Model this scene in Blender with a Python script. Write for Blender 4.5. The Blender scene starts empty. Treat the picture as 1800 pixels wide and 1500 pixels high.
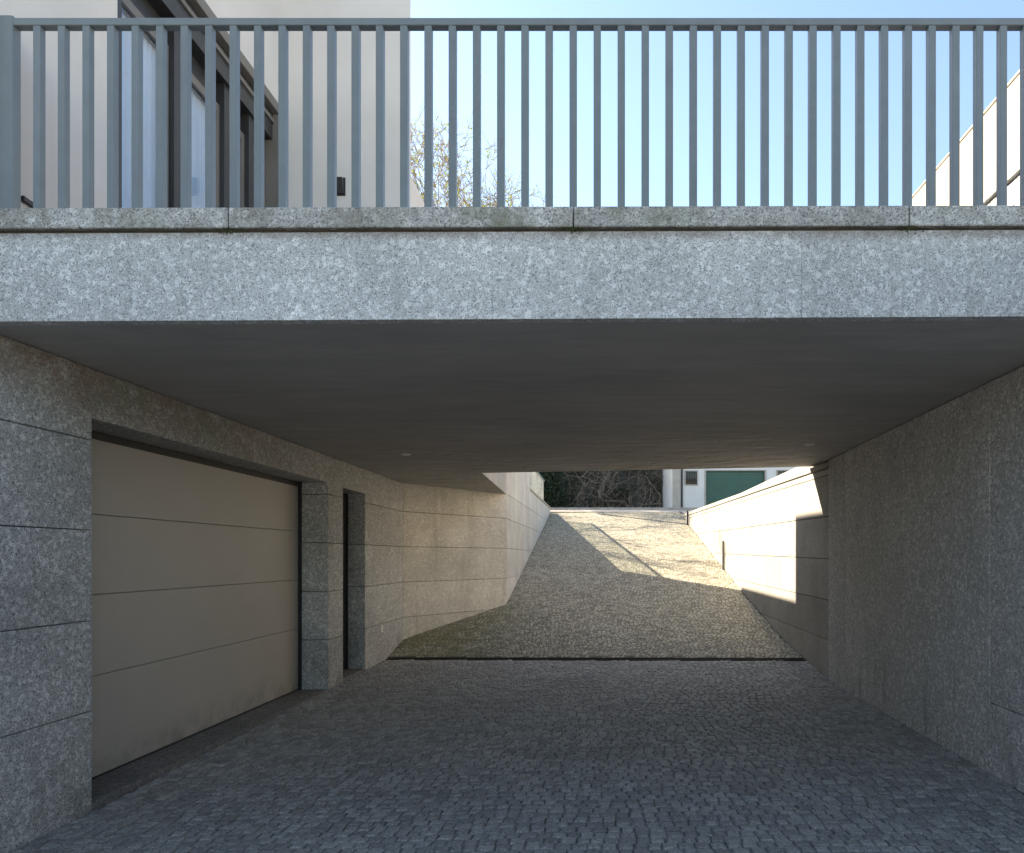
import bpy, bmesh, math, random
from mathutils import Vector
random.seed(7)
R = math.radians
sc = bpy.context.scene
COL = sc.collection

# ------------------------------------------------------------------ camera, sky, sun, exposure
EYE = 1.62
F = 1300.0          # focal length in photo pixels (1800 wide)
cam_d = bpy.data.cameras.new('camera')
cam = bpy.data.objects.new('camera', cam_d); COL.objects.link(cam)
cam.location = (0, 0, EYE); cam.rotation_euler = (R(90), 0, 0)
cam_d.sensor_fit = 'HORIZONTAL'; cam_d.sensor_width = 36; cam_d.lens = F / 1800 * 36
cam_d.shift_x = -(1060 - 900) / 1800; cam_d.shift_y = (980 - 750) / 1800
cam_d.clip_start = 0.05; cam_d.clip_end = 2000
sc.camera = cam

SUN_D = Vector((1.0, -0.85, -0.92)).normalized()      # direction the light travels
SUN_ELEV = math.asin(-SUN_D.z)
SUN_AZ = math.atan2(-SUN_D.x, -SUN_D.y)               # from +Y, clockwise
world = bpy.data.worlds.new('World'); sc.world = world; world.use_nodes = True
wn = world.node_tree.nodes; wl = world.node_tree.links
sky = wn.new('ShaderNodeTexSky'); sky.sky_type = 'NISHITA'; sky.sun_disc = False
sky.sun_elevation = SUN_ELEV; sky.sun_rotation = SUN_AZ
sky.air_density = 1.15; sky.dust_density = 0.4; sky.ozone_density = 0.3
wn['Background'].inputs['Strength'].default_value = 0.05
wl.new(sky.outputs[0], wn['Background'].inputs['Color'])
sun_d = bpy.data.lights.new('sun', 'SUN'); sun = bpy.data.objects.new('sun', sun_d); COL.objects.link(sun)
sun_d.energy = 4.0; sun_d.angle = R(0.55); sun_d.color = (1.0, 0.87, 0.68)
sun.rotation_euler = SUN_D.to_track_quat('-Z', 'Y').to_euler(); sun.location = (-20, 20, 25)
sc.view_settings.view_transform = 'Standard'; sc.view_settings.look = 'None'
sc.view_settings.gamma = 1; sc.view_settings.use_curve_mapping = False
sc.view_settings.exposure = 2.65
sc.cycles.max_bounces = 10; sc.cycles.diffuse_bounces = 7

def PX(px, Y): return (px - 1060) / F * Y
def PZ(py, Y): return EYE + (980 - py) / F * Y

# ------------------------------------------------------------------ materials
class N:
    def __init__(s, name):
        s.m = bpy.data.materials.new(name); s.m.use_nodes = True
        s.t = s.m.node_tree; s.n = s.t.nodes; s.l = s.t.links
        s.b = s.n['Principled BSDF']; s.out = s.n['Material Output']
        s.pos = s.n.new('ShaderNodeNewGeometry').outputs['Position']
    def add(s, t, **k):
        n = s.n.new(t)
        for a, v in k.items(): setattr(n, a, v)
        return n
    def put(s, sock, v):
        if hasattr(v, 'is_linked') or hasattr(v, 'links'): s.l.new(v, sock)
        else: sock.default_value = v
    def mapv(s, v, scale=(1, 1, 1), rot=(0, 0, 0)):
        n = s.add('ShaderNodeMapping'); s.put(n.inputs['Vector'], v)
        n.inputs['Scale'].default_value = scale; n.inputs['Rotation'].default_value = rot
        return n.outputs[0]
    def noise(s, v, scale, detail=4, rough=.55, dist=0):
        n = s.add('ShaderNodeTexNoise'); s.put(n.inputs['Vector'], v)
        n.inputs['Scale'].default_value = scale; n.inputs['Detail'].default_value = detail
        n.inputs['Roughness'].default_value = rough; n.inputs['Distortion'].default_value = dist
        return n.outputs['Fac']
    def voro(s, v, scale, out='Color', feature='F1', rnd=1):
        n = s.add('ShaderNodeTexVoronoi', feature=feature); s.put(n.inputs['Vector'], v)
        n.inputs['Scale'].default_value = scale; n.inputs['Randomness'].default_value = rnd
        return n.outputs[out]
    def sep(s, v, i):
        n = s.add('ShaderNodeSeparateXYZ'); s.put(n.inputs[0], v); return n.outputs[i]
    def ramp(s, f, stops):
        n = s.add('ShaderNodeValToRGB'); s.put(n.inputs[0], f); e = n.color_ramp.elements
        while len(e) < len(stops): e.new(.5)
        for i, (p, c) in enumerate(stops):
            e[i].position = p; e[i].color = (c, c, c, 1) if not isinstance(c, tuple) else (*c, 1)
        return n.outputs[0]
    def rng(s, f, a, b, c=0, d=1):
        n = s.add('ShaderNodeMapRange'); n.interpolation_type = 'SMOOTHSTEP'; s.put(n.inputs[0], f)
        for i, v in enumerate((a, b, c, d)): n.inputs[i + 1].default_value = v
        return n.outputs[0]
    def math(s, op, a, b=0):
        n = s.add('ShaderNodeMath', operation=op); s.put(n.inputs[0], a); s.put(n.inputs[1], b); return n.outputs[0]
    def mix(s, f, a, b, mode='MIX'):
        n = s.add('ShaderNodeMix', data_type='RGBA', blend_type=mode)
        s.put(n.inputs[0], f)
        for i, v in ((6, a), (7, b)):
            s.put(n.inputs[i], (*v, 1) if isinstance(v, tuple) and len(v) == 3 else v)
        return n.outputs[2]
    def bump(s, h, strength=.4, dist=.01):
        n = s.add('ShaderNodeBump'); n.inputs['Strength'].default_value = strength
        n.inputs['Distance'].default_value = dist; s.put(n.inputs['Height'], h)
        s.l.new(n.outputs[0], s.b.inputs['Normal'])
    def col(s, c): s.put(s.b.inputs['Base Color'], (*c, 1) if isinstance(c, tuple) else c)
    def rough(s, r): s.put(s.b.inputs['Roughness'], r)

def granite(name, base=(.30, .305, .31), k=1.0, gs=1.0, light=1.75, dark=.42, stain=None, stretch=(1, 1, 1), bump=.55, tonal=.25):
    m = N(name); p = m.mapv(m.pos, stretch, (R(25), R(35), R(15)))
    warp = m.add('ShaderNodeVectorMath', operation='ADD')
    nz = m.add('ShaderNodeTexNoise'); m.put(nz.inputs['Vector'], m.pos); nz.inputs['Scale'].default_value = 45
    sc_ = m.add('ShaderNodeVectorMath', operation='SCALE'); m.put(sc_.inputs[0], nz.outputs['Color']); sc_.inputs['Scale'].default_value = .03
    m.put(warp.inputs[0], p); m.put(warp.inputs[1], sc_.outputs[0]); p = warp.outputs[0]
    big = m.sep(m.voro(p, 48 * gs), 0)
    sml = m.sep(m.voro(p, 205 * gs), 1)
    fin = m.noise(m.pos, 190 * gs, 2)
    lo = m.noise(m.pos, 1.6, 5, .6)
    f1 = m.ramp(big, [(0, 0), (.72, .12), (.80, .85), (1, 1.0)])
    c = m.mix(m.math('MULTIPLY', f1, .7), base, tuple(x * light for x in base))
    f2 = m.ramp(sml, [(0, 1), (.16, .9), (.24, 0), (1, 0)])
    c = m.mix(m.math('MULTIPLY', f2, .85), c, tuple(x * dark for x in base))
    f3 = m.ramp(sml, [(0, 0), (.74, 0), (.8, 1), (1, 1)])
    c = m.mix(m.math('MULTIPLY', f3, .45), c, tuple(x * light for x in base))
    c = m.mix(m.rng(fin, .35, .65), c, m.mix(.5, c, (.5, .5, .5), 'MULTIPLY'))
    c = m.mix(1.0, c, m.ramp(lo, [(.25, 1 - tonal), (.75, 1 + tonal * .4)]), 'MULTIPLY')
    oi = m.add('ShaderNodeObjectInfo').outputs['Random']      # each slab is cut from a slightly different block
    c = m.mix(1.0, c, m.ramp(oi, [(0, .90), (1, 1.07)]), 'MULTIPLY')
    # rare dark xenolith blots
    bl = m.math('LESS_THAN', m.voro(m.pos, 2.1, 'Distance'), .028)
    c = m.mix(m.math('MULTIPLY', bl, .6), c, (.05, .05, .055))
    if stain: c = stain(m, c)
    m.col(c); m.rough(.78)
    h = m.math('ADD', m.math('MULTIPLY', m.noise(m.pos, 70 * gs, 4, .7), 1.2), m.math('MULTIPLY', big, .25))
    m.bump(h, bump, .006)
    return m.m

def left_stain(m, c):       # algae and rust-brown run-off under the deck near its open front
    z = m.sep(m.pos, 2); y = m.sep(m.pos, 1)
    n = m.noise(m.pos, 5, 5, .65)
    f = m.math('MULTIPLY', m.rng(z, 2.35, 2.85), m.math('SUBTRACT', 1, m.rng(y, 6.2, 9.5)))
    f = m.math('MULTIPLY', f, m.rng(n, .25, .6))
    c = m.mix(m.math('MULTIPLY', f, .62), c, m.mix(m.rng(m.noise(m.pos, 2.3, 3), .42, .58), (.21, .13, .08), (.15, .165, .085)))
    g = m.math('MULTIPLY', m.math('SUBTRACT', 1, m.rng(z, .05, .75)), m.rng(m.noise(m.pos, 3.2, 5, .6), .45, .7))
    return m.mix(m.math('MULTIPLY', g, .55), c, (.08, .085, .06))
def right_stain(m, c):
    z = m.sep(m.pos, 2); y = m.sep(m.pos, 1)
    n = m.noise(m.mapv(m.pos, (1, 1, .35)), 3.0, 5, .6)
    f = m.math('MULTIPLY', m.rng(n, .38, .75), m.rng(z, .6, 2.6, .25, 1))
    c = m.mix(m.math('MULTIPLY', f, .22), c, (.15, .145, .09))
    n2 = m.noise(m.mapv(m.pos, (2.5, 2.5, .4)), 2.0, 4)
    g = m.math('MULTIPLY', m.math('SUBTRACT', 1, m.rng(z, .1, 1.0)), m.rng(n2, .5, .7))
    return m.mix(m.math('MULTIPLY', g, .45), c, (.11, .10, .095))
def coping_stain(m, c):
    n = m.noise(m.pos, 7, 5, .7)
    c = m.mix(m.math('MULTIPLY', m.rng(n, .42, .66), .5), c, (.13, .12, .085))
    x = m.sep(m.pos, 0)
    n2 = m.noise(m.pos, 3, 3)
    return m.mix(m.math('MULTIPLY', m.rng(n2, .5, .7), .4), c, (.12, .14, .07))
def fascia_stain(m, c):
    z = m.sep(m.pos, 2)
    n = m.noise(m.pos, 9, 4)
    f = m.math('MULTIPLY', m.rng(z, 3.30, 3.355), m.rng(n, .2, .6, .35, 1))
    c = m.mix(m.math('MULTIPLY', f, .6), c, (.16, .12, .085))
    nv = m.noise(m.mapv(m.pos, (9, 9, .6)), 1.0, 4, .6)      # soft vertical run-off streaks
    c = m.mix(m.math('MULTIPLY', m.rng(nv, .52, .75), .22), c, (.14, .135, .11))
    return c
def ramp_stain(m, c):
    nv = m.noise(m.mapv(m.pos, (2.2, 2.2, .25)), 1.5, 5, .6)
    return m.mix(m.math('MULTIPLY', m.rng(nv, .48, .72), .35), c, (.25, .22, .17))

M = {}
M['granite_left'] = granite('granite_left', (.46, .455, .44), gs=.85, light=2.0, dark=.25, stain=left_stain)
M['granite_diag'] = granite('granite_diag', (.64, .61, .55), gs=.8, light=1.45, dark=.6, stain=ramp_stain)
M['granite_right'] = granite('granite_right', (.50, .485, .46), gs=.85, light=1.9, dark=.25, tonal=.12, stain=right_stain)
M['granite_ramp'] = granite('granite_ramp', (.37, .345, .30), gs=.8, light=1.3, dark=.6, stain=ramp_stain, bump=.4)
M['granite_pale'] = granite('granite_pale', (.68, .665, .63), gs=.8, light=1.2, dark=.7, stain=ramp_stain, bump=.3)
M['granite_fascia'] = granite('granite_fascia', (.57, .578, .575), gs=.85, light=1.7, dark=.42, stain=fascia_stain, bump=.6)
M['granite_coping'] = granite('granite_coping', (.43, .43, .42), gs=.7, light=1.7, dark=.35, stain=coping_stain, bump=.7)
M['granite_sill'] = granite('granite_sill', (.19, .178, .165), gs=.6, dark=.3)

def plain(name, c, rough=.6, var=.08, scale=3, metal=0, bump=0, bscale=60, spec=None):
    m = N(name)
    f = m.noise(m.pos, scale, 5, .6)
    m.col(m.mix(1.0, (*c, 1), m.ramp(f, [(.25, 1 - var * 2), (.75, 1 + var)]), 'MULTIPLY'))
    m.rough(rough); m.b.inputs['Metallic'].default_value = metal
    if bump: m.bump(m.noise(m.pos, bscale, 4), bump, .004)
    if spec is not None: m.b.inputs['Specular IOR Level'].default_value = spec
    return m.m
M['rail'] = plain('painted_steel', (.15, .178, .193), .38, .06, 9)
M['dark_core'] = plain('dark_joint', (.05, .045, .04), .9)
M['groove'] = plain('groove_mortar', (.07, .055, .04), .95, .3, 14)
M['render_beige'] = plain('beige_render', (.68, .65, .62), .85, .05, 1.2, bump=.25, bscale=90)
M['render_cream'] = plain('cream_render', (.30, .265, .215), .85, .07, 1.5, bump=.3, bscale=60)
M['render_white'] = plain('white_render', (.72, .71, .68), .85, .06, 1.2, bump=.2)
M['dark_frame'] = plain('bronze_frame', (.035, .035, .037), .4)
M['taupe'] = plain('taupe_profile', (.17, .155, .14), .45)
M['seal'] = plain('black_seal', (.012, .014, .018), .6)
M['curtain'] = plain('curtain', (.22, .19, .15), .9, .15, 6)
M['plastic_white'] = plain('white_plastic', (.8, .78, .72), .4)
M['steel_dark'] = plain('dark_steel', (.03, .03, .032), .45, metal=.3)
M['iron'] = plain('rusty_iron', (.045, .028, .018), .8, .3, 20)
M['bark'] = plain('bark', (.26, .20, .145), .9, .2, 8)
M['bud'] = plain('young_leaf', (.60, .68, .14), .7, .25, 2)
M['ivy'] = plain('ivy_leaf', (.028, .045, .018), .6, .3, 3)
M['vine'] = plain('bare_vine', (.24, .20, .16), .9, .3, 4)
M['old_wall'] = plain('old_stone', (.10, .10, .088), .95, .35, 2.5, bump=.8, bscale=14)
M['asphalt'] = plain('street_paving', (.42, .37, .32), .9, .15, 4, bump=.4)
M['bounce_ground'] = plain('bounce_ground', (.45, .43, .39), .95, .2, 2)  # ground colour lightened so its sunlit part bounces fill towards the deck
M['green_door'] = plain('green_roller', (.035, .115, .085), .5, .06, 3)
M['grey_door'] = plain('grey_green_roller', (.12, .14, .125), .5)
M['stone_beige'] = plain('beige_stone_trim', (.42, .39, .34), .85, .1, 4)
M['terrace_tile'] = plain('terrace_paving', (.35, .33, .30), .8)
M['roof'] = plain('roof_tile', (.30, .17, .11), .85, .2, 5)

def soffit_mat():
    m = N('soffit_plaster')
    p = m.mapv(m.pos, (.55, 2.4, 1))
    f = m.noise(p, 2.2, 6, .6, .6)
    f2 = m.noise(m.pos, .7, 3)
    c = m.mix(1.0, (.43, .415, .40, 1), m.ramp(f, [(.25, .80), (.75, 1.12)]), 'MULTIPLY')  # mottling strengthened in the colour to suggest light raking over trowel waves
    c = m.mix(1.0, c, m.ramp(f2, [(.3, .88), (.7, 1.08)]), 'MULTIPLY')
    m.col(c); m.rough(.75)
    m.bump(m.math('MULTIPLY', m.noise(m.mapv(m.pos, (1.0, 1.7, 1)), 2.2, 4, .55, .6), m.rng(m.sep(m.pos, 1), 6.0, 9.5, .1, 1)), 1.0, .11)
    return m.m
M['soffit'] = soffit_mat()

def door_mat():
    m = N('garage_panel')
    f = m.noise(m.pos, 1.2, 5, .6)
    c = m.mix(1.0, (.445, .412, .37, 1), m.ramp(f, [(.25, .93), (.75, 1.05)]), 'MULTIPLY')
    z = m.sep(m.pos, 2)
    d = m.math('MULTIPLY', m.math('SUBTRACT', 1, m.rng(z, .02, .35)), m.rng(m.noise(m.pos, 6, 5), .3, .7))
    m.col(m.mix(m.math('MULTIPLY', d, .4), c, (.10, .095, .09))); m.rough(.5)
    m.bump(m.noise(m.mapv(m.pos, (1, .15, 1)), 140, 3), .12, .002)
    return m.m
M['door'] = door_mat()

def sett_mat(name, dark, lite):
    m = N(name)
    a = m.add('ShaderNodeAttribute'); a.attribute_name = 'tone'
    c = m.mix(a.outputs['Fac'], dark, lite)
    sp = m.sep(m.voro(m.pos, 130), 0)
    c = m.mix(1.0, c, m.ramp(sp, [(0, .62), (.5, 1.0), (1, 1.4)]), 'MULTIPLY')
    c = m.mix(1.0, c, m.ramp(m.noise(m.pos, .9, 6, .7), [(.25, .82), (.75, 1.1)]), 'MULTIPLY')
    # tyre polish / damp and moss towards the edges
    x = m.sep(m.pos, 0); y = m.sep(m.pos, 1)
    e = m.math('MULTIPLY', m.rng(m.noise(m.pos, 2.2, 6, .75), .52, .72), .18 if 'pale' in name else .3)
    c = m.mix(e, c, (.085, .085, .045))
    if 'pale' in name:
        g = m.math('MULTIPLY', m.math('MULTIPLY', m.math('SUBTRACT', 1, m.rng(x, -2.4, -.9)), m.math('SUBTRACT', 1, m.rng(y, 14.2, 16))), m.rng(m.noise(m.pos, 2.6, 5, .65), .35, .62))
        c = m.mix(m.math('MULTIPLY', g, .7), c, (.17, .17, .06))
    m.col(c); m.put(m.b.inputs['Roughness'], m.rng(m.noise(m.pos, 30, 3), .2, .8, .6, .85))
    m.bump(m.noise(m.pos, 85, 4, .65), .55, .006)
    return m.m
M['sett'] = sett_mat('dark_granite_sett', (.25, .232, .207), (.395, .37, .33))
M['sett_ramp'] = sett_mat('pale_granite_sett', (.235, .205, .145), (.51, .46, .345))
def joint_mat(dark=False):
    m = N('soil_joint' if dark else 'sand_joint')
    c = m.ramp(m.noise(m.pos, 9, 5, .7), [(.3, (.06, .056, .05)), (.48, (.18, .17, .155)), (.68, (.45, .44, .42))] if not dark else [(.3, (.05, .045, .03)), (.7, (.14, .13, .09))])
    m.col(c); m.rough(.95); m.bump(m.noise(m.pos, 120, 3), .6, .004); return m.m
M['joint'] = joint_mat(); M['joint_dark'] = joint_mat(True)

def window_glass():
    m = N('window_glass')
    m.col((.62, .68, .72)); m.rough(.03); m.b.inputs['Metallic'].default_value = 1
    m.b.inputs['Specular IOR Level'].default_value = .9
    m.bump(m.noise(m.pos, 1.5, 2), .03, .02)
    return m.m
M['glass_win'] = window_glass()
def rail_glass():
    m = N('balustrade_glass')
    tr = m.add('ShaderNodeBsdfTransparent'); tr.inputs[0].default_value = (.9, .93, .92, 1)
    gl = m.add('ShaderNodeBsdfGlossy'); gl.inputs['Roughness'].default_value = .04
    lw_ = m.add('ShaderNodeLayerWeight'); lw_.inputs[0].default_value = .5
    fr = m.add('ShaderNodeMapRange'); fr.inputs[3].default_value = .04; fr.inputs[4].default_value = .95
    m.l.new(m.math('POWER', lw_.outputs['Facing'], 4), fr.inputs[0])
    mx = m.add('ShaderNodeMixShader'); m.l.new(fr.outputs[0], mx.inputs[0]); m.l.new(tr.outputs[0], mx.inputs[1]); m.l.new(gl.outputs[0], mx.inputs[2])
    df = m.add('ShaderNodeBsdfTranslucent'); df.inputs[0].default_value = (.8, .82, .82, 1)
    d2 = m.add('ShaderNodeBsdfDiffuse'); d2.inputs[0].default_value = (.75, .78, .80, 1)
    mb = m.add('ShaderNodeMixShader'); m.l.new(df.outputs[0], mb.inputs[1]); m.l.new(d2.outputs[0], mb.inputs[2])
    mf = m.add('ShaderNodeMixShader'); mf.inputs[0].default_value = .16; m.l.new(mx.outputs[0], mf.inputs[1]); m.l.new(mb.outputs[0], mf.inputs[2])
    m.l.new(mf.outputs[0], m.out.inputs[0]); return m.m
M['glass_rail'] = rail_glass()
def door_glass():
    m = N('door_glass')
    tr = m.add('ShaderNodeBsdfTransparent'); tr.inputs[0].default_value = (.93, .96, 1, 1)
    gl = m.add('ShaderNodeBsdfGlossy'); gl.inputs['Roughness'].default_value = .02
    lw_ = m.add('ShaderNodeLayerWeight'); lw_.inputs[0].default_value = .5
    fr = m.add('ShaderNodeMapRange'); fr.inputs[3].default_value = .12; fr.inputs[4].default_value = .95
    m.l.new(m.math('POWER', lw_.outputs['Facing'], 4), fr.inputs[0])
    mx = m.add('ShaderNodeMixShader'); m.l.new(fr.outputs[0], mx.inputs[0]); m.l.new(tr.outputs[0], mx.inputs[1]); m.l.new(gl.outputs[0], mx.inputs[2])
    m.l.new(mx.outputs[0], m.out.inputs[0]); return m.m
M['glass_door'] = door_glass()
M['curtain_sky_tint'] = plain('sky_tinted_curtain', (.66, .78, .90), .9, .04, 6)  # blue of the sky in the panes put into the curtain colour
M['glass_dark'] = plain('dark_glass', (.01, .013, .015), .05)

# ------------------------------------------------------------------ builders
def link(o, parent=None):
    COL.objects.link(o)
    if parent: o.parent = parent
    return o
def mesh(name, vs, fs, mat, parent=None, smooth=False):
    me = bpy.data.meshes.new(name); me.from_pydata([tuple(v) for v in vs], [], fs); me.update()
    if mat: me.materials.append(M[mat] if isinstance(mat, str) else mat)
    if smooth:
        for p in me.polygons: p.use_smooth = True
    return link(bpy.data.objects.new(name, me), parent)
def thing(name, label, cat, group=None):
    o = bpy.data.objects.new(name, None); COL.objects.link(o); o.empty_display_size = .2
    o['label'] = label; o['category'] = cat
    if group: o['group'] = group
    return o
def tag(o, label=None, cat=None, group=None, kind=None):
    for k, v in (('label', label), ('category', cat), ('group', group), ('kind', kind)):
        if v: o[k] = v
    return o
def fixn(o, bev=0, segs=1):
    bm = bmesh.new(); bm.from_mesh(o.data)
    bmesh.ops.recalc_face_normals(bm, faces=bm.faces)
    if bev: bmesh.ops.bevel(bm, geom=[e for e in bm.edges if e.calc_face_angle(0) > .5], offset=bev, segments=segs, profile=.5, affect='EDGES', clamp_overlap=True)
    bm.to_mesh(o.data); bm.free(); return o
def extrude(name, pts, d, mat, parent=None, bev=0):
    """pts: 3D polygon, extruded by vector d"""
    n = len(pts); d = Vector(d)
    vs = [Vector(p) for p in pts] + [Vector(p) + d for p in pts]
    fs = [tuple(range(n)), tuple(range(2 * n - 1, n - 1, -1))] + [(i, (i + 1) % n, n + (i + 1) % n, n + i) for i in range(n)]
    return fixn(mesh(name, vs, fs, mat, parent), bev)
def box(name, x0, x1, y0, y1, z0, z1, mat, parent=None, bev=0):
    return extrude(name, [(x0, y0, z0), (x1, y0, z0), (x1, y1, z0), (x0, y1, z0)], (0, 0, z1 - z0), mat, parent, bev)
def boxes(name, L, mat, parent=None):
    vs, fs = [], []
    for (x0, x1, y0, y1, z0, z1) in L:
        b = len(vs)
        vs += [(x0, y0, z0), (x1, y0, z0), (x1, y1, z0), (x0, y1, z0), (x0, y0, z1), (x1, y0, z1), (x1, y1, z1), (x0, y1, z1)]
        fs += [tuple(b + i for i in f) for f in ((0, 3, 2, 1), (4, 5, 6, 7), (0, 1, 5, 4), (1, 2, 6, 5), (2, 3, 7, 6), (3, 0, 4, 7))]
    return mesh(name, vs, fs, mat, parent)
def wall_block(name, A, B, a0, a1, za, zb, back, mat, parent, bev=.004):
    """block on the line A->B between parameters a0,a1 (metres); za=(low,high) at a0, zb at a1; back = thickness vector"""
    A = Vector(A); B = Vector(B); u = (B - A).normalized()
    p, q = A + u * a0, A + u * a1
    return extrude(name, [(p.x, p.y, za[0]), (q.x, q.y, zb[0]), (q.x, q.y, zb[1]), (p.x, p.y, za[1])], (back[0], back[1], 0), mat, parent, bev)
def tube_into(vs, fs, p, q, r0, r1, n=5):
    p = Vector(p); q = Vector(q); d = (q - p)
    if d.length < 1e-5: return
    d.normalize(); a = d.orthogonal().normalized(); b = d.cross(a); s = len(vs)
    for c, r in ((p, r0), (q, r1)):
        for i in range(n):
            t = 2 * math.pi * i / n; vs.append(c + a * math.cos(t) * r + b * math.sin(t) * r)
    for i in range(n): fs.append((s + i, s + (i + 1) % n, s + n + (i + 1) % n, s + n + i))

# ------------------------------------------------------------------ ground shape
TAB = [(-3, 0), (-2, .0), (-1, .025), (0, .085), (.97, .24), (3.39, .686), (4.53, .905), (6.64, 1.34), (13.13, 2.68), (15.7, 3.25), (17, 3.42), (27, 4.05), (60, 4.4), (400, 5)]
def lerp_tab(s):
    if s <= TAB[0][0]: return 0
    for (a, b), (c, d) in zip(TAB, TAB[1:]):
        if s <= c: return b + (d - b) * (s - a) / (c - a)
    return TAB[-1][1]
def G(X, Y):
    s = Y + .126 * X - 11.17
    t = max(0, min(1, (9.5 - Y) / 4.5))
    xx = max(-4, min(4, X))
    return lerp_tab(s) + .019 * xx * t + .016 * xx * max(0, 1 - abs(s) / 1.3)
def drainY(X): return 11.17 - .126 * X
XL0 = -3.4
def xmin(Y):
    if Y < 12.57: return XL0
    if Y < 14.8: return XL0 + (Y - 12.57) / 2.23 * (1.46)
    return -1.94
def xmax(Y):
    if Y < 9.75: return 2.78 + (Y - 3.95) * .0328
    return 2.97 - .0133 * (Y - 9.75)

# terrain far below / around everything
ys = [-300, -60, -20, -4, 0, 4, 6, 8, 9.5, 10.5, 11.2, 12, 13, 14.5, 16, 18, 21, 24, 26.9, 28.5, 32, 38, 50, 80, 200, 600]
xs = [-600, -60, -20, -8, -4, 0, 4, 8, 20, 60, 600]
def Gt(X, Y): return G(max(-4, min(4, X)), Y) - .22
vs = [(x, y, Gt(x, y)) for y in ys for x in xs]; nx = len(xs)
fs = [(j * nx + i, j * nx + i + 1, (j + 1) * nx + i + 1, (j + 1) * nx + i) for j in range(len(ys) - 1) for i in range(nx - 1)]
tag(mesh('terrain', vs, fs, 'bounce_ground'), kind='structure')

def bed(name, Y0f, Y1f, mat, drop, x0f, x1f, ny=60, nx=10):
    vs, fs = [], []
    for j in range(ny + 1):
        for i in range(nx + 1):
            u = i / nx
            Ya = Y0f(0) + (Y1f(0) - Y0f(0)) * j / ny
            X = x0f(Ya) + (x1f(Ya) - x0f(Ya)) * u
            Y = Y0f(X) + (Y1f(X) - Y0f(X)) * j / ny
            vs.append((X, Y, G(X, Y) - drop))
    w = nx + 1
    for j in range(ny):
        for i in range(nx): fs.append((j * w + i, j * w + i + 1, (j + 1) * w + i + 1, (j + 1) * w + i))
    return mesh(name, vs, fs, mat)
driveway = bed('driveway', lambda X: -1.5, lambda X: drainY(X) - .07, 'joint', .0115, lambda Y: XL0 - .05, lambda Y: xmax(Y) + .05, 50)
tag(driveway, kind='structure')
ramp = bed('ramp', lambda X: drainY(X) + .07, lambda X: 27.2 - .126 * X, 'joint_dark', .011, lambda Y: xmin(Y + .3) - .12, lambda Y: xmax(Y) + .1, 80)
tag(ramp, kind='structure')

# setts
def sett_verts(w, d, rnd):
    """12 verts of a cube sett top: skirt, shoulder ring, cap ring; rounded, slightly irregular"""
    out = []
    hw, hd = w / 2, d / 2
    c = [(-1, -1), (1, -1), (1, 1), (-1, 1)]
    j = [(rnd.uniform(-.004, .004), rnd.uniform(-.004, .004)) for _ in c]
    tx, ty = rnd.uniform(-.03, .03), rnd.uniform(-.045, .045)
    for (sx, sy), (jx, jy) in zip(c, j): out.append((sx * hw + jx, sy * hd + jy, -.05))
    for (sx, sy), (jx, jy) in zip(c, j): out.append((sx * (hw - .001) + jx, sy * (hd - .001) + jy, -.0055))
    for (sx, sy), (jx, jy) in zip(c, j):
        x, y = sx * (hw - .011) + jx, sy * (hd - .011) + jy
        out.append((x, y, x * tx + y * ty + rnd.uniform(-.001, .001)))
    return out
SF = [(i, (i + 1) % 4, 4 + (i + 1) % 4, 4 + i) for i in range(4)] + [(4 + i, 4 + (i + 1) % 4, 8 + (i + 1) % 4, 8 + i) for i in range(4)] + [(8, 9, 10, 11)]
def lay(Ys, Ye, x0f, x1f, pitch, rnd, keep, g0=.006):
    """rows of setts: yields centre x, y, width, depth"""
    y = Ys; r = 0
    while y < Ye:
        x0, x1 = x0f(y), x1f(y)
        x = x0 + (0 if r % 2 else -pitch * .5) + rnd.uniform(-.012, .012)
        while x < x1 - .02:
            w = pitch * rnd.choice((.92, 1, 1, 1.08, 1.16, .85))
            a, b = max(x, x0 + .004), min(x + w, x1 - .004)
            if b - a > .03:
                cx = (a + b) / 2
                cy = y + .016 * math.sin(cx * 1.3 + y * .6) + .010 * math.sin(cx * 4.1 + y * 2.2) + rnd.uniform(-.004, .004)
                if keep(cx, cy): yield cx, cy, b - a - rnd.uniform(g0, g0 + .006), pitch * .985 - rnd.uniform(g0, g0 + .006)
            x += w
        y += pitch * .985; r += 1
def stuff_setts(name, L, mat, parent, rnd):
    vs, fs, tone = [], [], []
    for (cx, cy, w, d) in L:
        b = len(vs); gx = (G(cx + .03, cy) - G(cx - .03, cy)) / .06; gy = (G(cx, cy + .03) - G(cx, cy - .03)) / .06; g = G(cx, cy) + rnd.uniform(-.003, .003)
        a = rnd.uniform(-.035, .035); ca, sa = math.cos(a), math.sin(a)
        for (x, y, z) in sett_verts(w, d, rnd):
            x, y = x * ca - y * sa, x * sa + y * ca
            vs.append((cx + x, cy + y, g + z + x * gx + y * gy))
        fs += [tuple(b + i for i in f) for f in SF]
        tone += [rnd.random()] * 12
    o = mesh(name, vs, fs, mat, parent)
    at = o.data.attributes.new('tone', 'FLOAT', 'POINT'); at.data.foreach_set('value', tone)
    o['kind'] = 'stuff'; return o
rnd = random.Random(3)
near = list(lay(-1.4, 11.75, lambda Y: XL0, xmax, .088, rnd, lambda x, y: y < drainY(x) - .105, .007))
vis = [q for q in near if q[1] > 3.98 and abs((q[0] / q[1] * F + 160)) < 925]
vis.sort(key=lambda q: q[1]); single = vis[:300]; ss = set(id(q) for q in single)
stuff_setts('paving_setts', [q for q in near if id(q) not in ss], 'sett', driveway, rnd)
protos = []
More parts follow.
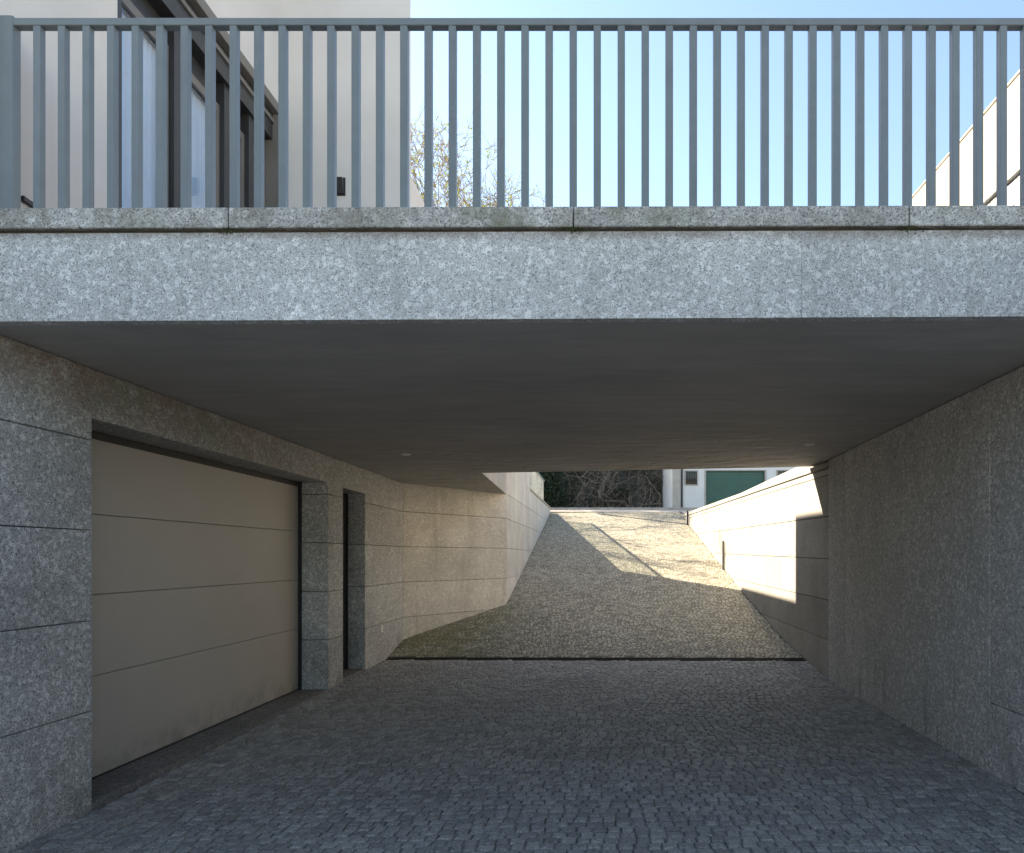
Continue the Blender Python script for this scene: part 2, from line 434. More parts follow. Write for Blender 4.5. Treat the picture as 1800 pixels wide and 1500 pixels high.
for k in range(10):
    me = bpy.data.meshes.new('sett'); me.from_pydata(sett_verts(.1, .094, rnd), [], SF); me.materials.append(M['sett'])
    at = me.attributes.new('tone', 'FLOAT', 'POINT'); at.data.foreach_set('value', [rnd.random()] * 12); protos.append(me)
for (cx, cy, w, d) in single:
    o = bpy.data.objects.new('sett', rnd.choice(protos)); o.location = (cx, cy, G(cx, cy) + rnd.uniform(-.003, .003))
    o.scale = (w / .1, d / .094, 1); o.rotation_euler.z = rnd.uniform(-.035, .035) + (math.pi if rnd.random() < .5 else 0)
    link(o, driveway)
rl = list(lay(10.4, 26.9, lambda Y: xmin(Y), xmax, .074, rnd, lambda x, y: y > drainY(x) + .105 and y < 27.1 - .126 * x, .009))
stuff_setts('paving_setts', rl, 'sett_ramp', ramp, rnd)

# street above the ramp
st = bed('street', lambda X: 27.22 - .126 * X, lambda X: 70, 'asphalt', .0, lambda Y: -30 if Y > 27.8 else -30, lambda Y: 30, 30, 2)
# (bed() clamps the tilt, the street itself is level across)
for v in st.data.vertices: v.co.z = lerp_tab(v.co.y - 11.17) + .004
tag(st, kind='structure')

# drain channel between driveway and ramp
dr = thing('drain_channel', 'narrow rusty slot drain crossing the driveway at the foot of the ramp', 'drain')
def strip(name, x0, x1, o0, o1, z, h, mat, parent, n=12):
    vs, fs = [], []
    for i in range(n + 1):
        X = x0 + (x1 - x0) * i / n
        for o, dz in ((o0, 0), (o1, 0), (o1, -h), (o0, -h)):
            Y = drainY(X) + o; vs.append((X, Y, G(X, Y) + z + dz))
    for i in range(n):
        for k in range(4): a = i * 4; fs.append((a + k, a + (k + 1) % 4, a + 4 + (k + 1) % 4, a + 4 + k))
    fs += [(0, 1, 2, 3), (n * 4, n * 4 + 3, n * 4 + 2, n * 4 + 1)]
    return fixn(mesh(name, vs, fs, mat, parent))
strip('rim', -3.39, 2.95, -.05, -.036, .004, .05, 'iron', dr); strip('rim', -3.39, 2.95, .036, .05, .004, .05, 'iron', dr)
strip('channel_bed', -3.39, 2.95, -.036, .036, -.01, .03, 'seal', dr)
# gate track at the top of the ramp
gt = thing('gate_track', 'thin dark gate track set across the top of the ramp', 'track')
vs, fs = [], []
for i in range(9):
    t = i / 8; X = -.2 + t * 2.92; Y = 26.6 + t * (24.05 - 26.6)
    for dx, dz in ((-.03, .004), (.03, .004), (.03, -.03), (-.03, -.03)): vs.append((X + dx * .5, Y + dx, G(X, Y + dx) + dz + .006))
for i in range(8):
    for k in range(4): a = i * 4; fs.append((a + k, a + (k + 1) % 4, a + 4 + (k + 1) % 4, a + 4 + k))
fixn(mesh('track_rail', vs, fs, 'steel_dark', gt))

# ------------------------------------------------------------------ left tunnel wall (X = -3.4)
HS = 2.887
lw = thing('granite_wall', 'long left granite wall under the deck around the garage door', 'wall')
def lblk(y0, y1, z0, z1, mat='granite_left'):
    extrude('stone_block', [(XL0, y0 + .003, z0 + .003), (XL0, y1 - .0, z0 + .003), (XL0, y1 - .0, z1 - .003), (XL0, y0 + .003, z1 - .003)], (-.40, 0, 0), mat, lw, .004)
lev = [-.3, .6, 1.2, 1.8, 2.4]
for z0, z1 in zip(lev, lev[1:]):
    lblk(1.2, 4.92, z0, z1)
    lblk(9.15, 9.67, z0, z1)
    lblk(10.57, 12.57, z0, z1)
    lblk(-2, 1.2, z0, z1)
lp = [(1.2, 2.403), (4.92, 2.403), (4.92, 2.545), (9.15, 2.545), (9.15, 2.403), (9.67, 2.403), (9.67, 2.53), (10.57, 2.53), (10.57, 2.403), (12.57, 2.403), (12.57, HS - .01), (1.2, HS + .003 - .013)]
extrude('stone_lintel', [(XL0, y, z) for y, z in lp], (-.40, 0, 0), 'granite_left', lw, .004)
box('wall_core', -4.1, XL0 - .41, -2, 12.9, -.3, 3.4, 'dark_core', lw)
# thresholds
th = box('threshold', XL0 - .40, XL0 - .004, 4.93, 9.14, -.2, -.012, 'granite_sill', None, .004)
tag(th, 'dark stone threshold strip along the foot of the garage door', 'threshold')
th = box('threshold', XL0 - .40, XL0 - .004, 9.68, 10.56, -.2, .03, 'granite_sill', None, .004)
tag(th, 'dark stone step at the foot of the narrow side doorway', 'threshold')
# garage door
gd = thing('garage_door', 'wide taupe sectional garage door of four flat panels', 'garage door')
pz = [0.002, .747, 1.345, 1.937, 2.535]
for a, b in zip(pz, pz[1:]): box('door_panel', XL0 - .385, XL0 - .345, 4.80, 9.085, a + .0015, b - .0015, 'door', gd, .004)
box('side_seal', XL0 - .37, XL0 - .325, 9.09, 9.147, -.01, 2.54, 'seal', gd)
box('bottom_seal', XL0 - .38, XL0 - .35, 4.93, 9.09, -.012, .004, 'seal', gd)
box('door_header', XL0 - .395, XL0 - .32, 4.925, 9.145, 2.49, 2.543, 'seal', gd)
sd = thing('side_door', 'dark narrow door set deep between the granite piers', 'door')
box('door_leaf', XL0 - .31, XL0 - .26, 9.72, 10.54, .032, 2.5, 'seal', sd)
boxes('door_frame', [(XL0 - .33, XL0 - .24, 9.675, 9.72, .032, 2.525), (XL0 - .33, XL0 - .24, 10.54, 10.565, .032, 2.525)], 'dark_frame', sd)
o = box('power_socket', XL0 + .001, XL0 + .02, 11.27, 11.36, .47, .58, 'plastic_white', None, .004)
tag(o, 'small pale socket cover low on the left wall beside the doorway', 'socket')

# diagonal wall
dw = thing('granite_wall', 'splayed granite wall turning from the tunnel towards the ramp on the left', 'wall')
A, B = (XL0, 12.57), (-1.94, 14.8); Ld = math.hypot(1.46, 2.23)
nb = Vector((-2.23, 1.46)).normalized() * .35
for z0, z1 in zip([-.3, .6, 1.2, 1.8, 2.4], [.6, 1.2, 1.8, 2.4, HS]):
    wall_block('stone_block', A, B, .002, Ld, (z0 + .003, z1 - .003), (z0 + .003, z1 - .003), nb, 'granite_diag', dw)
# upper wall over ramp (left), from z 2.9 up, and lower ramp wall after 14.8
uw = thing('granite_wall', 'pale tall wall on the left of the ramp between the deck and the glass guard', 'wall')
for z0, z1 in zip([0, .6, 1.2, 1.8, 2.4], [.6, 1.2, 1.8, 2.4, 2.9]):
    for y0, y1 in ((14.8, 19.6), (19.6, 27.15)):
        extrude('stone_block', [(-1.94, y0 + .003, z0 + .003), (-1.94, y1, z0 + .003), (-1.94, y1, z1 - .003), (-1.94, y0 + .003, z1 - .003)], (-.35, 0, 0), 'granite_pale', uw, .004)
extrude('stone_block', [(-1.94, 11.3, 2.903), (-1.94, 19.6, 2.903), (-1.94, 19.6, 5.45), (-1.94, 11.3, 5.45)], (-.35, 0, 0), 'granite_pale', uw, .005)
extrude('stone_block', [(-1.94, 19.603, 2.903), (-1.94, 27.15, 2.903), (-1.94, 27.15, 3.40), (-1.94, 19.603, 3.40)], (-.35, 0, 0), 'granite_pale', uw, .004)
box('coping_stone', -2.32, -1.915, 19.605, 27.17, 3.403, 3.46, 'stone_beige', uw, .006)
box('wall_core', -2.9, -2.3, 15.0, 27.1, -.3, 2.88, 'dark_core', uw)
gb = thing('glass_balustrade', 'glass guard with slim grey top rail on the low wall left of the ramp', 'balustrade')
for i in range(4):
    y0 = 19.65 + i * 1.6
    box('glass_pane', -2.10, -2.088, y0 + .02, y0 + 1.58, 3.47, 4.30, 'glass_rail', gb)
box('top_rail', -2.125, -2.06, 19.62, 26.08, 4.30, 4.345, 'rail', gb, .004)
box('base_shoe', -2.13, -2.06, 19.63, 26.07, 3.462, 3.50, 'rail', gb)

# ------------------------------------------------------------------ right walls
rw = thing('granite_wall', 'dark right granite wall of tall panels under the deck', 'wall')
A = (2.78 - .0328 * 5.95, -2); B = (2.97, 9.75); Lr = math.hypot(B[0] - A[0], B[1] - A[1])
cuts = [0, 2, 3.8, 5.61, 7.41, 9.11, 11.0, Lr]
for i, (a, b) in enumerate(zip(cuts, cuts[1:])):
    zs = [-.3, .56, 2.905] if i in (2, 3) else [-.3, 2.905]
    for z0, z1 in zip(zs, zs[1:]):
        wall_block('stone_panel', A, B, a + .004, b - .003, (z0 + .003, z1 - .003), (z0 + .003, z1 - .003), (.3, 0), 'granite_right', rw, .003)
extrude('wall_core', [(A[0] + .31, A[1], -.3), (B[0] + .31, B[1], -.3), (B[0] + .31, B[1], 3.3), (A[0] + .31, A[1], 3.3)], (.3, 0, 0), 'dark_core', rw)
rr = thing('granite_wall', 'sunlit right ramp wall with horizontal joints and a thin coping', 'wall')
A = (2.972, 9.755); B = (2.972 - .0133 * 17.3, 27.05); Lr = (Vector(B) - Vector(A)).length
def zt(a): return .0128 * a
zl = [-.4, .53, 1.056, 1.60, 2.16, 2.71, 2.80]
for k, (z0, z1) in enumerate(zip(zl, zl[1:])):
    cutp = [0, 4.6, 9.5, 14.15, Lr] if k % 2 else [0, 2.5, 7.2, 12.0, 14.15, Lr]
    for a, b in zip(cutp, cutp[1:]):
        d = .0055 * (k == 5)
        wall_block('stone_block', A, B, a + .001, b - .0005, (z0 + zt(a) + .0045, z1 + zt(a) - .0045), (z0 + zt(b) + .0045, z1 + zt(b) - .0045), (.3, 0), 'granite_ramp', rr, .003)
def ztop(a): return 2.878 + .0150 * a
for a, b in ((0, 4.6), (4.6, 9.5), (9.5, 14.15), (14.15, Lr)):
    wall_block('coping_stone', (A[0] - .02, A[1]), (B[0] - .02, B[1]), a + .001, b - .001, (2.80 + zt(a) + .008, ztop(a)), (2.80 + zt(b) + .008, ztop(b)), (.36, 0), 'granite_ramp', rr, .004)
extrude('wall_core', [(A[0] + .31, A[1], -.4), (B[0] + .31, B[1], -.4), (B[0] + .31, B[1], 3.0), (A[0] + .31, A[1], 2.8)], (.3, 0, 0), 'dark_core', rr)
# dark slim fixtures on the ramp wall
wl_ = thing('wall_bollard', 'slim dark upright fitting at the foot of the sunlit ramp wall', 'post')
Yb = 17.45; Xb = xmax(Yb) - .02
box('post_body', Xb - .03, Xb, Yb - .05, Yb + .05, G(Xb, Yb) - .02, G(Xb, Yb) + .67, 'steel_dark', wl_, .006)
box('base_plate', Xb - .035, Xb + .0, Yb - .035, Yb + .035, G(Xb, Yb) - .02, G(Xb, Yb) + .012, 'steel_dark', wl_)
wl_ = thing('gate_post', 'short dark metal guide post where the gate track meets the ramp wall', 'post')
Yb = 23.95; Xb = xmax(Yb) - .02
box('post_body', Xb - .05, Xb, Yb - .04, Yb + .04, G(Xb, Yb) - .03, G(Xb, Yb) + .44, 'steel_dark', wl_, .006)
box('post_cap', Xb - .06, Xb + .0, Yb - .05, Yb + .05, G(Xb, Yb) + .441, G(Xb, Yb) + .452, 'steel_dark', wl_)

# ------------------------------------------------------------------ deck over the driveway
deck = thing('terrace_deck', 'concrete deck over the driveway faced with granite fascia and coping', 'deck')
def hz(X): return 2.897 + .005 * X
def slab_poly():
    # plan outline: front, right, back edge skewed, notch on the left running back over the splayed wall
    return [(-4.2, 4.02), (4.2, 4.02), (4.2, 10.9 - .12 * 4.2), (-1.82, 10.9 + .12 * 1.82), (-1.94, 14.85), (-4.2, 14.85)]
P = slab_poly(); n = len(P)
vs = [(x, y, hz(x)) for x, y in P] + [(x, y, 3.36) for x, y in P]
fs = [tuple(range(n)), tuple(range(2 * n - 1, n - 1, -1))] + [(i, (i + 1) % n, n + (i + 1) % n, n + i) for i in range(n)]
fixn(mesh('soffit_slab', vs, fs, 'soffit', deck))
FY = 3.95
fx = [PX(x, FY) for x in (-768, -224, 320, 865, 1409, 1953, 2500)]
fzt = lambda X: PZ(407.5 - (X / 5.5) * .5, FY) - .001 * 0
def fz_top(X): px = 1060 + X * F / FY; return PZ(410.5 - 6.0 * px / 1800, FY)
def fz_bot(X): px = 1060 + X * F / FY; return PZ(565.5 - 9.0 * px / 1800, FY)
def cz_top(X): px = 1060 + X * F / (FY - .015); return PZ(365.5 - 5.0 * px / 1800, FY - .015)
def cz_bot(X): px = 1060 + X * F / (FY - .015); return PZ(401.5 - 5.5 * px / 1800, FY - .015)
for a, b in zip(fx, fx[1:]):
    extrude('fascia_panel', [(a + .0005, FY, fz_bot(a)), (b - .0005, FY, fz_bot(b)), (b - .0005, FY, fz_top(b)), (a + .0005, FY, fz_top(a))], (0, .068, 0), 'granite_fascia', deck, .0014)
cx_ = [PX(x, FY) for x in (-797, -197, 403, 1008, 1597, 2200, 2790)]
for a, b in zip(cx_, cx_[1:]):
    extrude('coping_stone', [(a + .003, FY - .015, cz_bot(a)), (b - .003, FY - .015, cz_bot(b)), (b - .003, FY - .015, cz_top(b)), (a + .003, FY - .015, cz_top(a))], (0, .35, 0), 'granite_coping', deck, .005)
extrude('mortar_groove', [(-4.4, FY + .02, 3.2), (4.4, FY + .02, 3.2), (4.4, FY + .02, 3.47), (-4.4, FY + .02, 3.47)], (0, .04, 0), 'groove', deck)
extrude('deck_paving', [(-4.2, 4.30, 3.365), (4.2, 4.30, 3.365), (4.2, 10.3, 3.365), (-1.82, 11.0, 3.365), (-4.2, 11.0, 3.365)], (0, 0, .05), 'terrace_tile', deck)
# moss tufts at coping joints
# (tiny clumps growing out of the groove)
rm = random.Random(5); vs, fs = [], []
for jx in (403, 1008, 1597):
    X0 = PX(jx, FY)
    for k in range(90):
        x = X0 + rm.gauss(0, .035); z = cz_bot(X0) - .012 + rm.gauss(0, .012); y = FY + .006 - rm.random() * .012; r = rm.uniform(.002, .005); b = len(vs)
        vs += [(x - r, y, z), (x + r, y, z), (x, y - r * 1.5, z + r), (x, y - r, z - r)]; fs += [(b, b + 1, b + 2), (b, b + 3, b + 1), (b, b + 2, b + 3), (b + 1, b + 3, b + 2)]
mo = mesh('moss', vs, fs, plain('moss', (.06, .07, .02), .95, .3, 20), deck); mo['kind'] = 'stuff'

# downlights
for (px, Y, lab) in ((714, 9.06, 'recessed ceiling downlight at the left near the garage wall'), (1423, 8.41, 'recessed ceiling downlight at the right above the sunlit wall')):
    X = PX(px, Y); t = thing('downlight', lab, 'ceiling light', 'downlights in the soffit')
    vs, fs = [], []; z = hz(X)
    for k, (r, dz) in enumerate(((.055, .002), (.055, -.012), (.044, -.014), (.040, -.004))):
        for i in range(24): a = i / 24 * 2 * math.pi; vs.append((X + r * math.cos(a), Y + r * math.sin(a), z + dz))
    for k in range(3):
        for i in range(24): fs.append((k * 24 + i, k * 24 + (i + 1) % 24, (k + 1) * 24 + (i + 1) % 24, (k + 1) * 24 + i))
    mesh('trim_ring', vs, fs, 'plastic_white', t, True)
    vs = [(X + .04 * math.cos(i / 24 * 2 * math.pi), Y + .04 * math.sin(i / 24 * 2 * math.pi), z - .004) for i in range(24)]
    mesh('lens', vs, [tuple(range(23, -1, -1))], 'plastic_white', t)

# ------------------------------------------------------------------ railing
rl_ = thing('railing', 'blue-grey steel railing with close upright bars along the deck edge', 'railing')
RY = 3.96
RZ0, RZ1 = PZ(44, RY), PZ(31, RY)
box('handrail', PX(22, RY), PX(2300, RY), RY, RY + .05, RZ0, RZ1, 'rail', rl_, .003)
x = 57.0; k = 0; bars = []
while x < 2150:
    bars.append(x); x += 43.4 - 1.7 * min(1, x / 1750)
for x in bars:
    X = PX(x, RY); w = .0395
    box('baluster', X, X + w, RY + .002, RY + .043, 3.462, RZ0 + .0, 'rail', rl_, .0025)
box('end_post', PX(-38, RY), PX(23, RY), RY - .004, RY + .056, 3.462, PZ(27, RY), 'rail', rl_, .004)

# ------------------------------------------------------------------ house on the left
hs = thing('house', 'beige rendered house with tall sliding glass doors opening on the deck', 'house')
XW = -3.27; YF = 7.46; ZT = 7.6
ZH = 6.15       # head of the opening
Y0 = 4.98
box('side_wall', XW - .35, XW, 3.9, Y0, 3.3, ZT, 'render_beige', hs)
box('wall_above_doors', XW - .35, XW, Y0 + .001, YF - .001, ZH, ZT, 'render_beige', hs)
extrude('front_wall', [(-1.94, YF, 3.3), (-4.4, YF, 3.3), (-4.4, YF + .35, 3.3), (-2.06, YF + .35, 3.3)], (0, 0, ZT - 3.3), 'render_beige', hs, .004)
extrude('low_volume', [(-9, YF + .35, 3.3), (-9, 3.9, 3.3), (XW - .9, 3.9, 3.3), (XW - .9, YF + .35, 3.3)], (0, 0, ZT - 3.32), 'render_beige', hs)
extrude('rear_volume', [(-2.12, YF + .36, 3.3), (-4.3, 12.9, 3.3), (-9, 12.9, 3.3), (-9, YF + .36, 3.3)], (0, 0, 7.7), 'render_beige', hs)  # unseen height raised to keep the railing and right parapet in shade
box('roof_slab', -9.2, XW + .0, 3.8, YF + .3, ZT + .002, ZT + .25, 'render_white', hs)
extrude('stair_volume', [(-1.945, 12.3, 5.455), (-1.945, 15.5, 5.455), (-3.4, 15.5, 5.455), (-3.4, 12.3, 5.455)], (0, 0, 1.30), 'render_beige', hs)
box('low_side_wall', -2.24, -1.941, YF + .004, 11.29, 3.3, 5.47, 'render_beige', hs)
# door surround: projecting profile, header, reveal
box('head_profile', XW - .04, XW + .035, Y0 - .0, YF - .003, ZH - .10, ZH - .001, 'taupe', hs, .004)
box('head_shadow_box', XW - .20, XW - .03, Y0 + .002, YF - .004, ZH - .36, ZH - .105, 'dark_frame', hs)
box('head_track', XW - .16, XW - .012, Y0 + .002, YF - .004, ZH - .20, ZH - .16, 'taupe', hs)
box('jamb', XW - .16, XW + .03, YF - .075, YF - .004, 3.40, ZH - .105, 'taupe', hs, .003)
box('jamb', XW - .16, XW - .002, Y0 + .003, Y0 + .05, 3.40, ZH - .105, 'dark_frame', hs)
ym = [5.03, 5.74, 5.90, 6.50, 6.62, 6.95, 7.05, 7.38]
zg = 5.52
for i in range(0, 8, 2):
    a, b = ym[i], ym[i + 1]
    w = thing if False else None
    f = boxes('door_sash', [(XW - .15, XW - .10, a, b, zg, zg + .07), (XW - .15, XW - .10, a, b, 3.42, 3.50), (XW - .15, XW - .10, a, a + .05, 3.50, zg), (XW - .15, XW - .10, b - .05, b, 3.50, zg)], 'taupe', hs)
    box('glass_pane', XW - .135, XW - .12, a + .05, b - .05, 3.50, zg, 'glass_door', f)
    vs, fs = [], []
    for q in range(41):
        yy = a + (b - a) * q / 40; xx = XW - .185 + .018 * math.sin(q * 1.9 + i)
        vs += [(xx, yy, 3.43), (xx, yy, zg + .06)]
        if q: fs.append((2 * q - 2, 2 * q, 2 * q + 1, 2 * q - 1))
    mesh('curtain', vs, fs, 'curtain_sky_tint' if i < 3 else 'curtain', f, True)
for i in range(1, 7, 2): box('mullion', XW - .17, XW - .06, ym[i] + .003, ym[i + 1] - .003, 3.42, zg + .4, 'dark_frame', hs)
box('transom_panel', XW - .20, XW - .14, 5.03, 7.38, zg + .072, ZH - .36, 'dark_frame', hs)
box('interior', XW - .8, XW - .36, 5.0, 7.4, 3.4, 6.1, 'curtain', hs)
# wall lamp
wla = thing('wall_lamp', 'small dark wedge wall lamp on the beige front wall behind the railing', 'wall lamp')
xa, xb = PX(591, YF), PX(606, YF); za, zb = PZ(343, YF), PZ(315, YF)
extrude('lamp_housing', [(xa, YF - .012, za), (xa, YF - .012, zb), (xa, YF - .085, zb - .02), (xa, YF - .035, za)], (xb - xa, 0, 0), 'steel_dark', wla, .003)
box('back_plate', xa - .008, xb + .008, YF - .011, YF - .001, za - .01, zb + .01, 'dark_frame', wla)
o = extrude('step_light', [(XW + .001, 4.15, 3.652), (XW + .001, 4.235, 3.646), (XW + .001, 4.235, 3.616), (XW + .001, 4.15, 3.622)], (.02, 0, 0), 'steel_dark', None, .003)
tag(o, 'small dark slot light low on the beige wall behind the end post', 'wall light')

# ------------------------------------------------------------------ right side above the deck
pr = thing('parapet_wall', 'grey granite parapet with dark cap at the far right above the deck', 'wall')
for k, (y0, y1) in enumerate(((4.5, 5.3), (5.303, 6.3), (6.303, 6.95))):
    for z0, z1 in ((3.3, 4.0), (4.003, 4.45), (4.453, 4.655)): box('stone_block', 3.30, 3.55, y0, y1, z0, z1, 'granite_right', pr, .004)
    box('cap_stone', 3.27, 3.58, y0, y1, 4.665, 4.715, 'granite_coping', pr, .004)
rh = thing('house', 'cream rendered neighbouring house gable rising at the far right', 'house')
box('wall', 5.0, 10, 5.2, 19, 3.2, 7.42, 'render_cream', rh)
box('roof_edge', 4.985, 10.1, 5.15, 19.1, 7.422, 7.47, 'render_cream', rh, .01)
box('upper_ground_fill', 3.56, 11, 3.9, 26, 3.0, 3.28, 'bounce_ground', None).name = 'upper_ground'
bpy.data.objects['upper_ground']['kind'] = 'structure'

# ------------------------------------------------------------------ far street side
YB = 37.0
def zg_(Y): return lerp_tab(Y - 11.17)
bz = zg_(YB)
bd = thing('building', 'white street building with a green roller door and barred window', 'building')
bx0 = 3.5
def fy(x): return PX(x, YB)
# front wall built round its openings
wx0, wx1 = fy(1205), fy(1225); wz0, wz1 = PZ(852, YB), PZ(829, YB)
d0, d1 = fy(1241), fy(1344); e0, e1 = fy(1367), fy(1480); dz1 = PZ(828, YB)
boxes('front_wall', [(bx0, wx0, YB, YB + .3, bz - .1, 7.6), (wx0, wx1, YB, YB + .3, bz - .1, wz0), (wx0, wx1, YB, YB + .3, wz1, 7.6), (wx1, d0, YB, YB + .3, bz - .1, 7.6),
      (d0, d1, YB, YB + .3, dz1, 7.6), (d1, e0, YB, YB + .3, bz - .1, 7.6), (e0, e1, YB, YB + .3, dz1, 7.6), (e1, e1 + 4, YB, YB + .3, bz - .1, 7.6)], 'render_white', bd)
boxes('side_wall', [(bx0, bx0 + .3, YB + .301, 50, bz - .1, 7.6)], 'render_white', bd)
box('corner_pier', bx0 - .03, fy(1196), YB - .10, YB - .001, bz - .1, 7.6, 'stone_beige', bd, .01)
box('roof', bx0 - .3, e1 + 4.2, YB - .35, 50.3, 7.6, 7.75, 'roof', bd)
vs, fs = [], []; tube_into(vs, fs, (fy(1198.5), YB - .07, bz), (fy(1198.5), YB - .07, 7.55), .045, .045, 10); mesh('downpipe', vs, fs, 'steel_dark', bd, True)
wf = boxes('window_frame', [(wx0 - .06, wx0, YB - .03, YB + .1, wz0 - .06, wz1 + .06), (wx1, wx1 + .06, YB - .03, YB + .1, wz0 - .06, wz1 + .06), (wx0, wx1, YB - .03, YB + .1, wz0 - .06, wz0), (wx0, wx1, YB - .03, YB + .1, wz1, wz1 + .06)], 'stone_beige', bd)
box('glass_pane', wx0, wx1, YB + .12, YB + .14, wz0, wz1, 'glass_dark', wf)
boxes('window_bars', [(wx0 + (wx1 - wx0) * t - .012, wx0 + (wx1 - wx0) * t + .012, YB + .04, YB + .065, wz0, wz1) for t in (.2, .4, .6, .8)] + [(wx0, wx1, YB + .045, YB + .06, wz0 + .3, wz0 + .325)], 'dark_frame', wf)
for (a, b, mt, lab) in ((d0, d1, 'green_door', None), (e0, e1, 'grey_door', None)):
    f = boxes('door_surround', [(a - .08, a, YB - .03, YB + .1, bz, dz1 + .05), (b, b + .08, YB - .03, YB + .1, bz, dz1 + .05), (a, b, YB - .03, YB + .1, dz1, dz1 + .05)], 'stone_beige', bd)
    L = []; z = bz
    while z < dz1: L.append((a, b, YB + .12, YB + .15 + .0, z, min(z + .105, dz1))); z += .12
    s = boxes('roller_slats', L, mt, f); s['kind'] = 'stuff'
    box('roller_backing', a, b, YB + .15, YB + .17, bz, dz1, 'dark_frame', f)
pv = box('pavement', -20, 20, YB - 1.6, YB - .36, zg_(YB - 1) - .3, bz + .03, 'asphalt', None, .01); tag(pv, kind='structure')
# old wall with vines
YV = 43.5; zv = zg_(YV)
ow = thing('garden_wall', 'dark old stone wall in shade across the street behind bare vines', 'wall')
ro = random.Random(9)
z = zv - .2; vs, fs = [], []
LB = []
while z < 11.5:  # unseen upper courses added so the wall shades the building's side
    h = ro.uniform(.25, .4); x = -6 + ro.uniform(-.3, 0)
    while x < bx0 - .02:
        w = ro.uniform(.3, .7); LB.append((x, min(x + w - .02, bx0 - .02), YV + ro.uniform(-.05, .02), YV + .5, z, z + h - .02)); x += w
    z += h
s = boxes('stonework', LB, 'old_wall', ow); s['kind'] = 'stuff'
box('wall_core', -6, bx0 - .03, YV + .1, YV + .6, zv - .3, 11.4, 'dark_core', ow)
vi = thing('climbing_vine', 'tangle of bare brown vines covering the dark street wall', 'vine')
vs, fs = [], []
for k in range(60):
    p = Vector((ro.uniform(-4.2, 3.3), YV - ro.uniform(.1, .4), zv + .0)); r = ro.uniform(.02, .05); d = Vector((ro.uniform(-.5, .5), 0, 1))
    for s_ in range(22):
        d = (d + Vector((ro.gauss(0, .42), ro.gauss(0, .12), ro.gauss(.08, .25)))).normalized()
        q = p + d * .24; q.y = min(max(q.y, YV - .6), YV - .07)
        tube_into(vs, fs, p, q, r, r * .95, 4); p = q; r *= .955
        if ro.random() < .55:
            e = p + Vector((ro.gauss(0, .4), ro.uniform(-.2, 0), ro.gauss(0, .35))); tube_into(vs, fs, p, e, r * .5, r * .25, 3)
mesh('stems', vs, fs, 'vine', vi)
def leafcloud(name, centers, n, size, mat, parent, rr_, flat=1):
    vs, fs = [], []
    for k in range(n):
        c, rad = rr_.choice(centers)
        p = Vector(c) + Vector((rr_.gauss(0, rad[0]), rr_.gauss(0, rad[1]), rr_.gauss(0, rad[2])))
        a = Vector((rr_.gauss(0, 1), rr_.gauss(0, 1), rr_.gauss(0, 1))).normalized(); b = a.orthogonal().normalized(); s = size * rr_.uniform(.6, 1.4); i = len(vs)
        vs += [p - a * s, p + b * s * .6, p + a * s, p - b * s * .6]; fs.append((i, i + 1, i + 2, i + 3))
    o = mesh(name, vs, fs, mat, parent); o['kind'] = 'stuff'; return o
leafcloud('leaves', [((ro.uniform(-4.2, 3.2), YV - .3, zv + ro.uniform(.2, 4.4)), (.35, .12, .35)) for _ in range(26)], 2600, .07, 'ivy', vi, ro)
bu = thing('evergreen_shrub', 'dense dark evergreen shrub at the left end of the street wall', 'shrub')
vs, fs = [], []
for k in range(5): tube_into(vs, fs, (-3.6 + k * .15, YV - 1.2, zv - .1), (-3.7 + k * .25, YV - 1.1, zv + 2.2), .05, .02, 5)
mesh('stems', vs, fs, 'bark', bu)
leafcloud('crown', [((-3.3 + ro.gauss(0, .35), YV - 1.1, zv + ro.uniform(.2, 4.2)), (.28, .3, .3)) for _ in range(22)], 7000, .08, 'ivy', bu, ro)

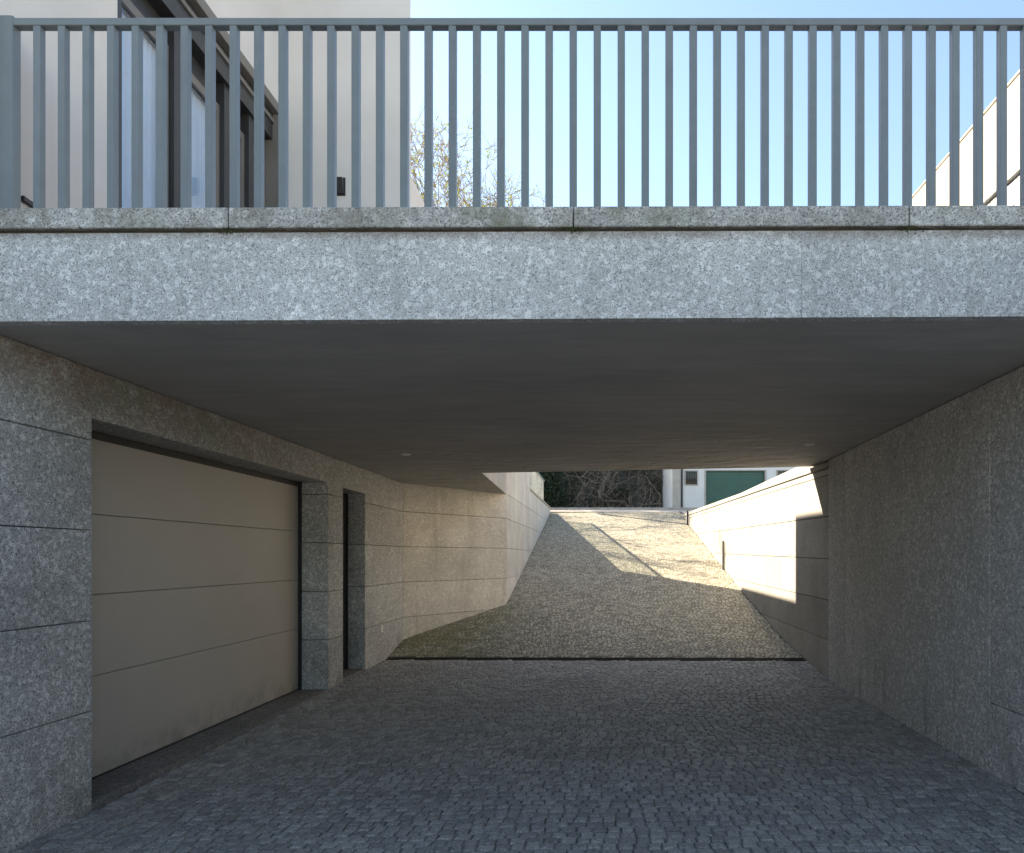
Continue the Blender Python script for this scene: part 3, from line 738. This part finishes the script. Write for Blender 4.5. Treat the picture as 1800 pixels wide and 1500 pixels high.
# ------------------------------------------------------------------ trees
def tree(name, label, base, height, seed, spread=.5, buds=6000, levels=6, bark='bark', lean=(0, 0)):
    r = random.Random(seed); t = thing(name, label, 'tree', None); t.location = (0, 0, 0)
    vs, fs = [], []; tvs, tfs = [], []; tips = []
    def grow(p, d, L, rad, lv):
        n = 4 if lv else 6; q = p
        for k in range(n):
            d = (d + Vector((r.gauss(0, .11), r.gauss(0, .11), r.gauss(.03, .07)))).normalized()
            e = q + d * L / n; r1 = rad * (1 - .42 * (k + 1) / n)
            (tube_into(tvs, tfs, q, e, rad * (1 - .42 * k / n), r1, 9) if lv == 0 else tube_into(vs, fs, q, e, rad * (1 - .42 * k / n), r1, 5 if lv < 3 else 3))
            if lv and lv < levels and r.random() < .45: sub(e, d, L * r.uniform(.5, .7), r1 * .6, lv + 1)
            if lv == 0 and k >= 2:
                for _ in range(2): sub(e, d, L * r.uniform(.45, .7), r1 * .55, 1)
            q = e
            if lv >= levels - 2: tips.append(e)
        if lv < levels:
            for _ in range(r.choice((2, 3, 3))): sub(q, d, L * r.uniform(.55, .78), rad * .52, lv + 1)
    def sub(p, d, L, rad, lv):
        a = Vector((r.gauss(0, 1), r.gauss(0, 1), r.gauss(.25, .5))).normalized()
        grow(p, (d * (1 - spread) + a * spread * 1.15).normalized(), L, max(rad, .015), lv)
    grow(Vector(base), Vector((lean[0], lean[1], 1)).normalized(), height * .42, height * .016, 0)
    mesh('trunk', tvs, tfs, bark, t, True); mesh('branches', vs, fs, bark, t)
    vs, fs = [], []
    for k in range(buds):
        p = r.choice(tips) + Vector((r.gauss(0, .06), r.gauss(0, .06), r.gauss(0, .06)))
        a = Vector((r.gauss(0, 1), r.gauss(0, 1), r.gauss(0, 1))).normalized(); b = a.orthogonal().normalized(); s = r.uniform(.06, .12); i = len(vs)
        vs += [p - a * s, p + b * s * .55, p + a * s, p - b * s * .55]; fs.append((i, i + 1, i + 2, i + 3))
    o = mesh('young_leaves', vs, fs, 'bud', t); o['kind'] = 'stuff'
    return len(tfs) + len(vs)
tree('budding_tree', 'tall bare tree with fresh yellow-green buds beside the beige house corner', (-10.9, 46.5, 4.1), 22.5, 11, .5, 14000)
tree('budding_tree', 'lower budding tree just showing over the deck edge right of the tall one', (-5.9, 50, 4.2), 19.3, 21, .55, 12000, 5)
tree('bare_tree', 'sparse bare tree behind the glass guard that throws streaked shade on the ramp', (-8.3, 28.8, 3.4), 8.6, 5, .5, 60, 4)
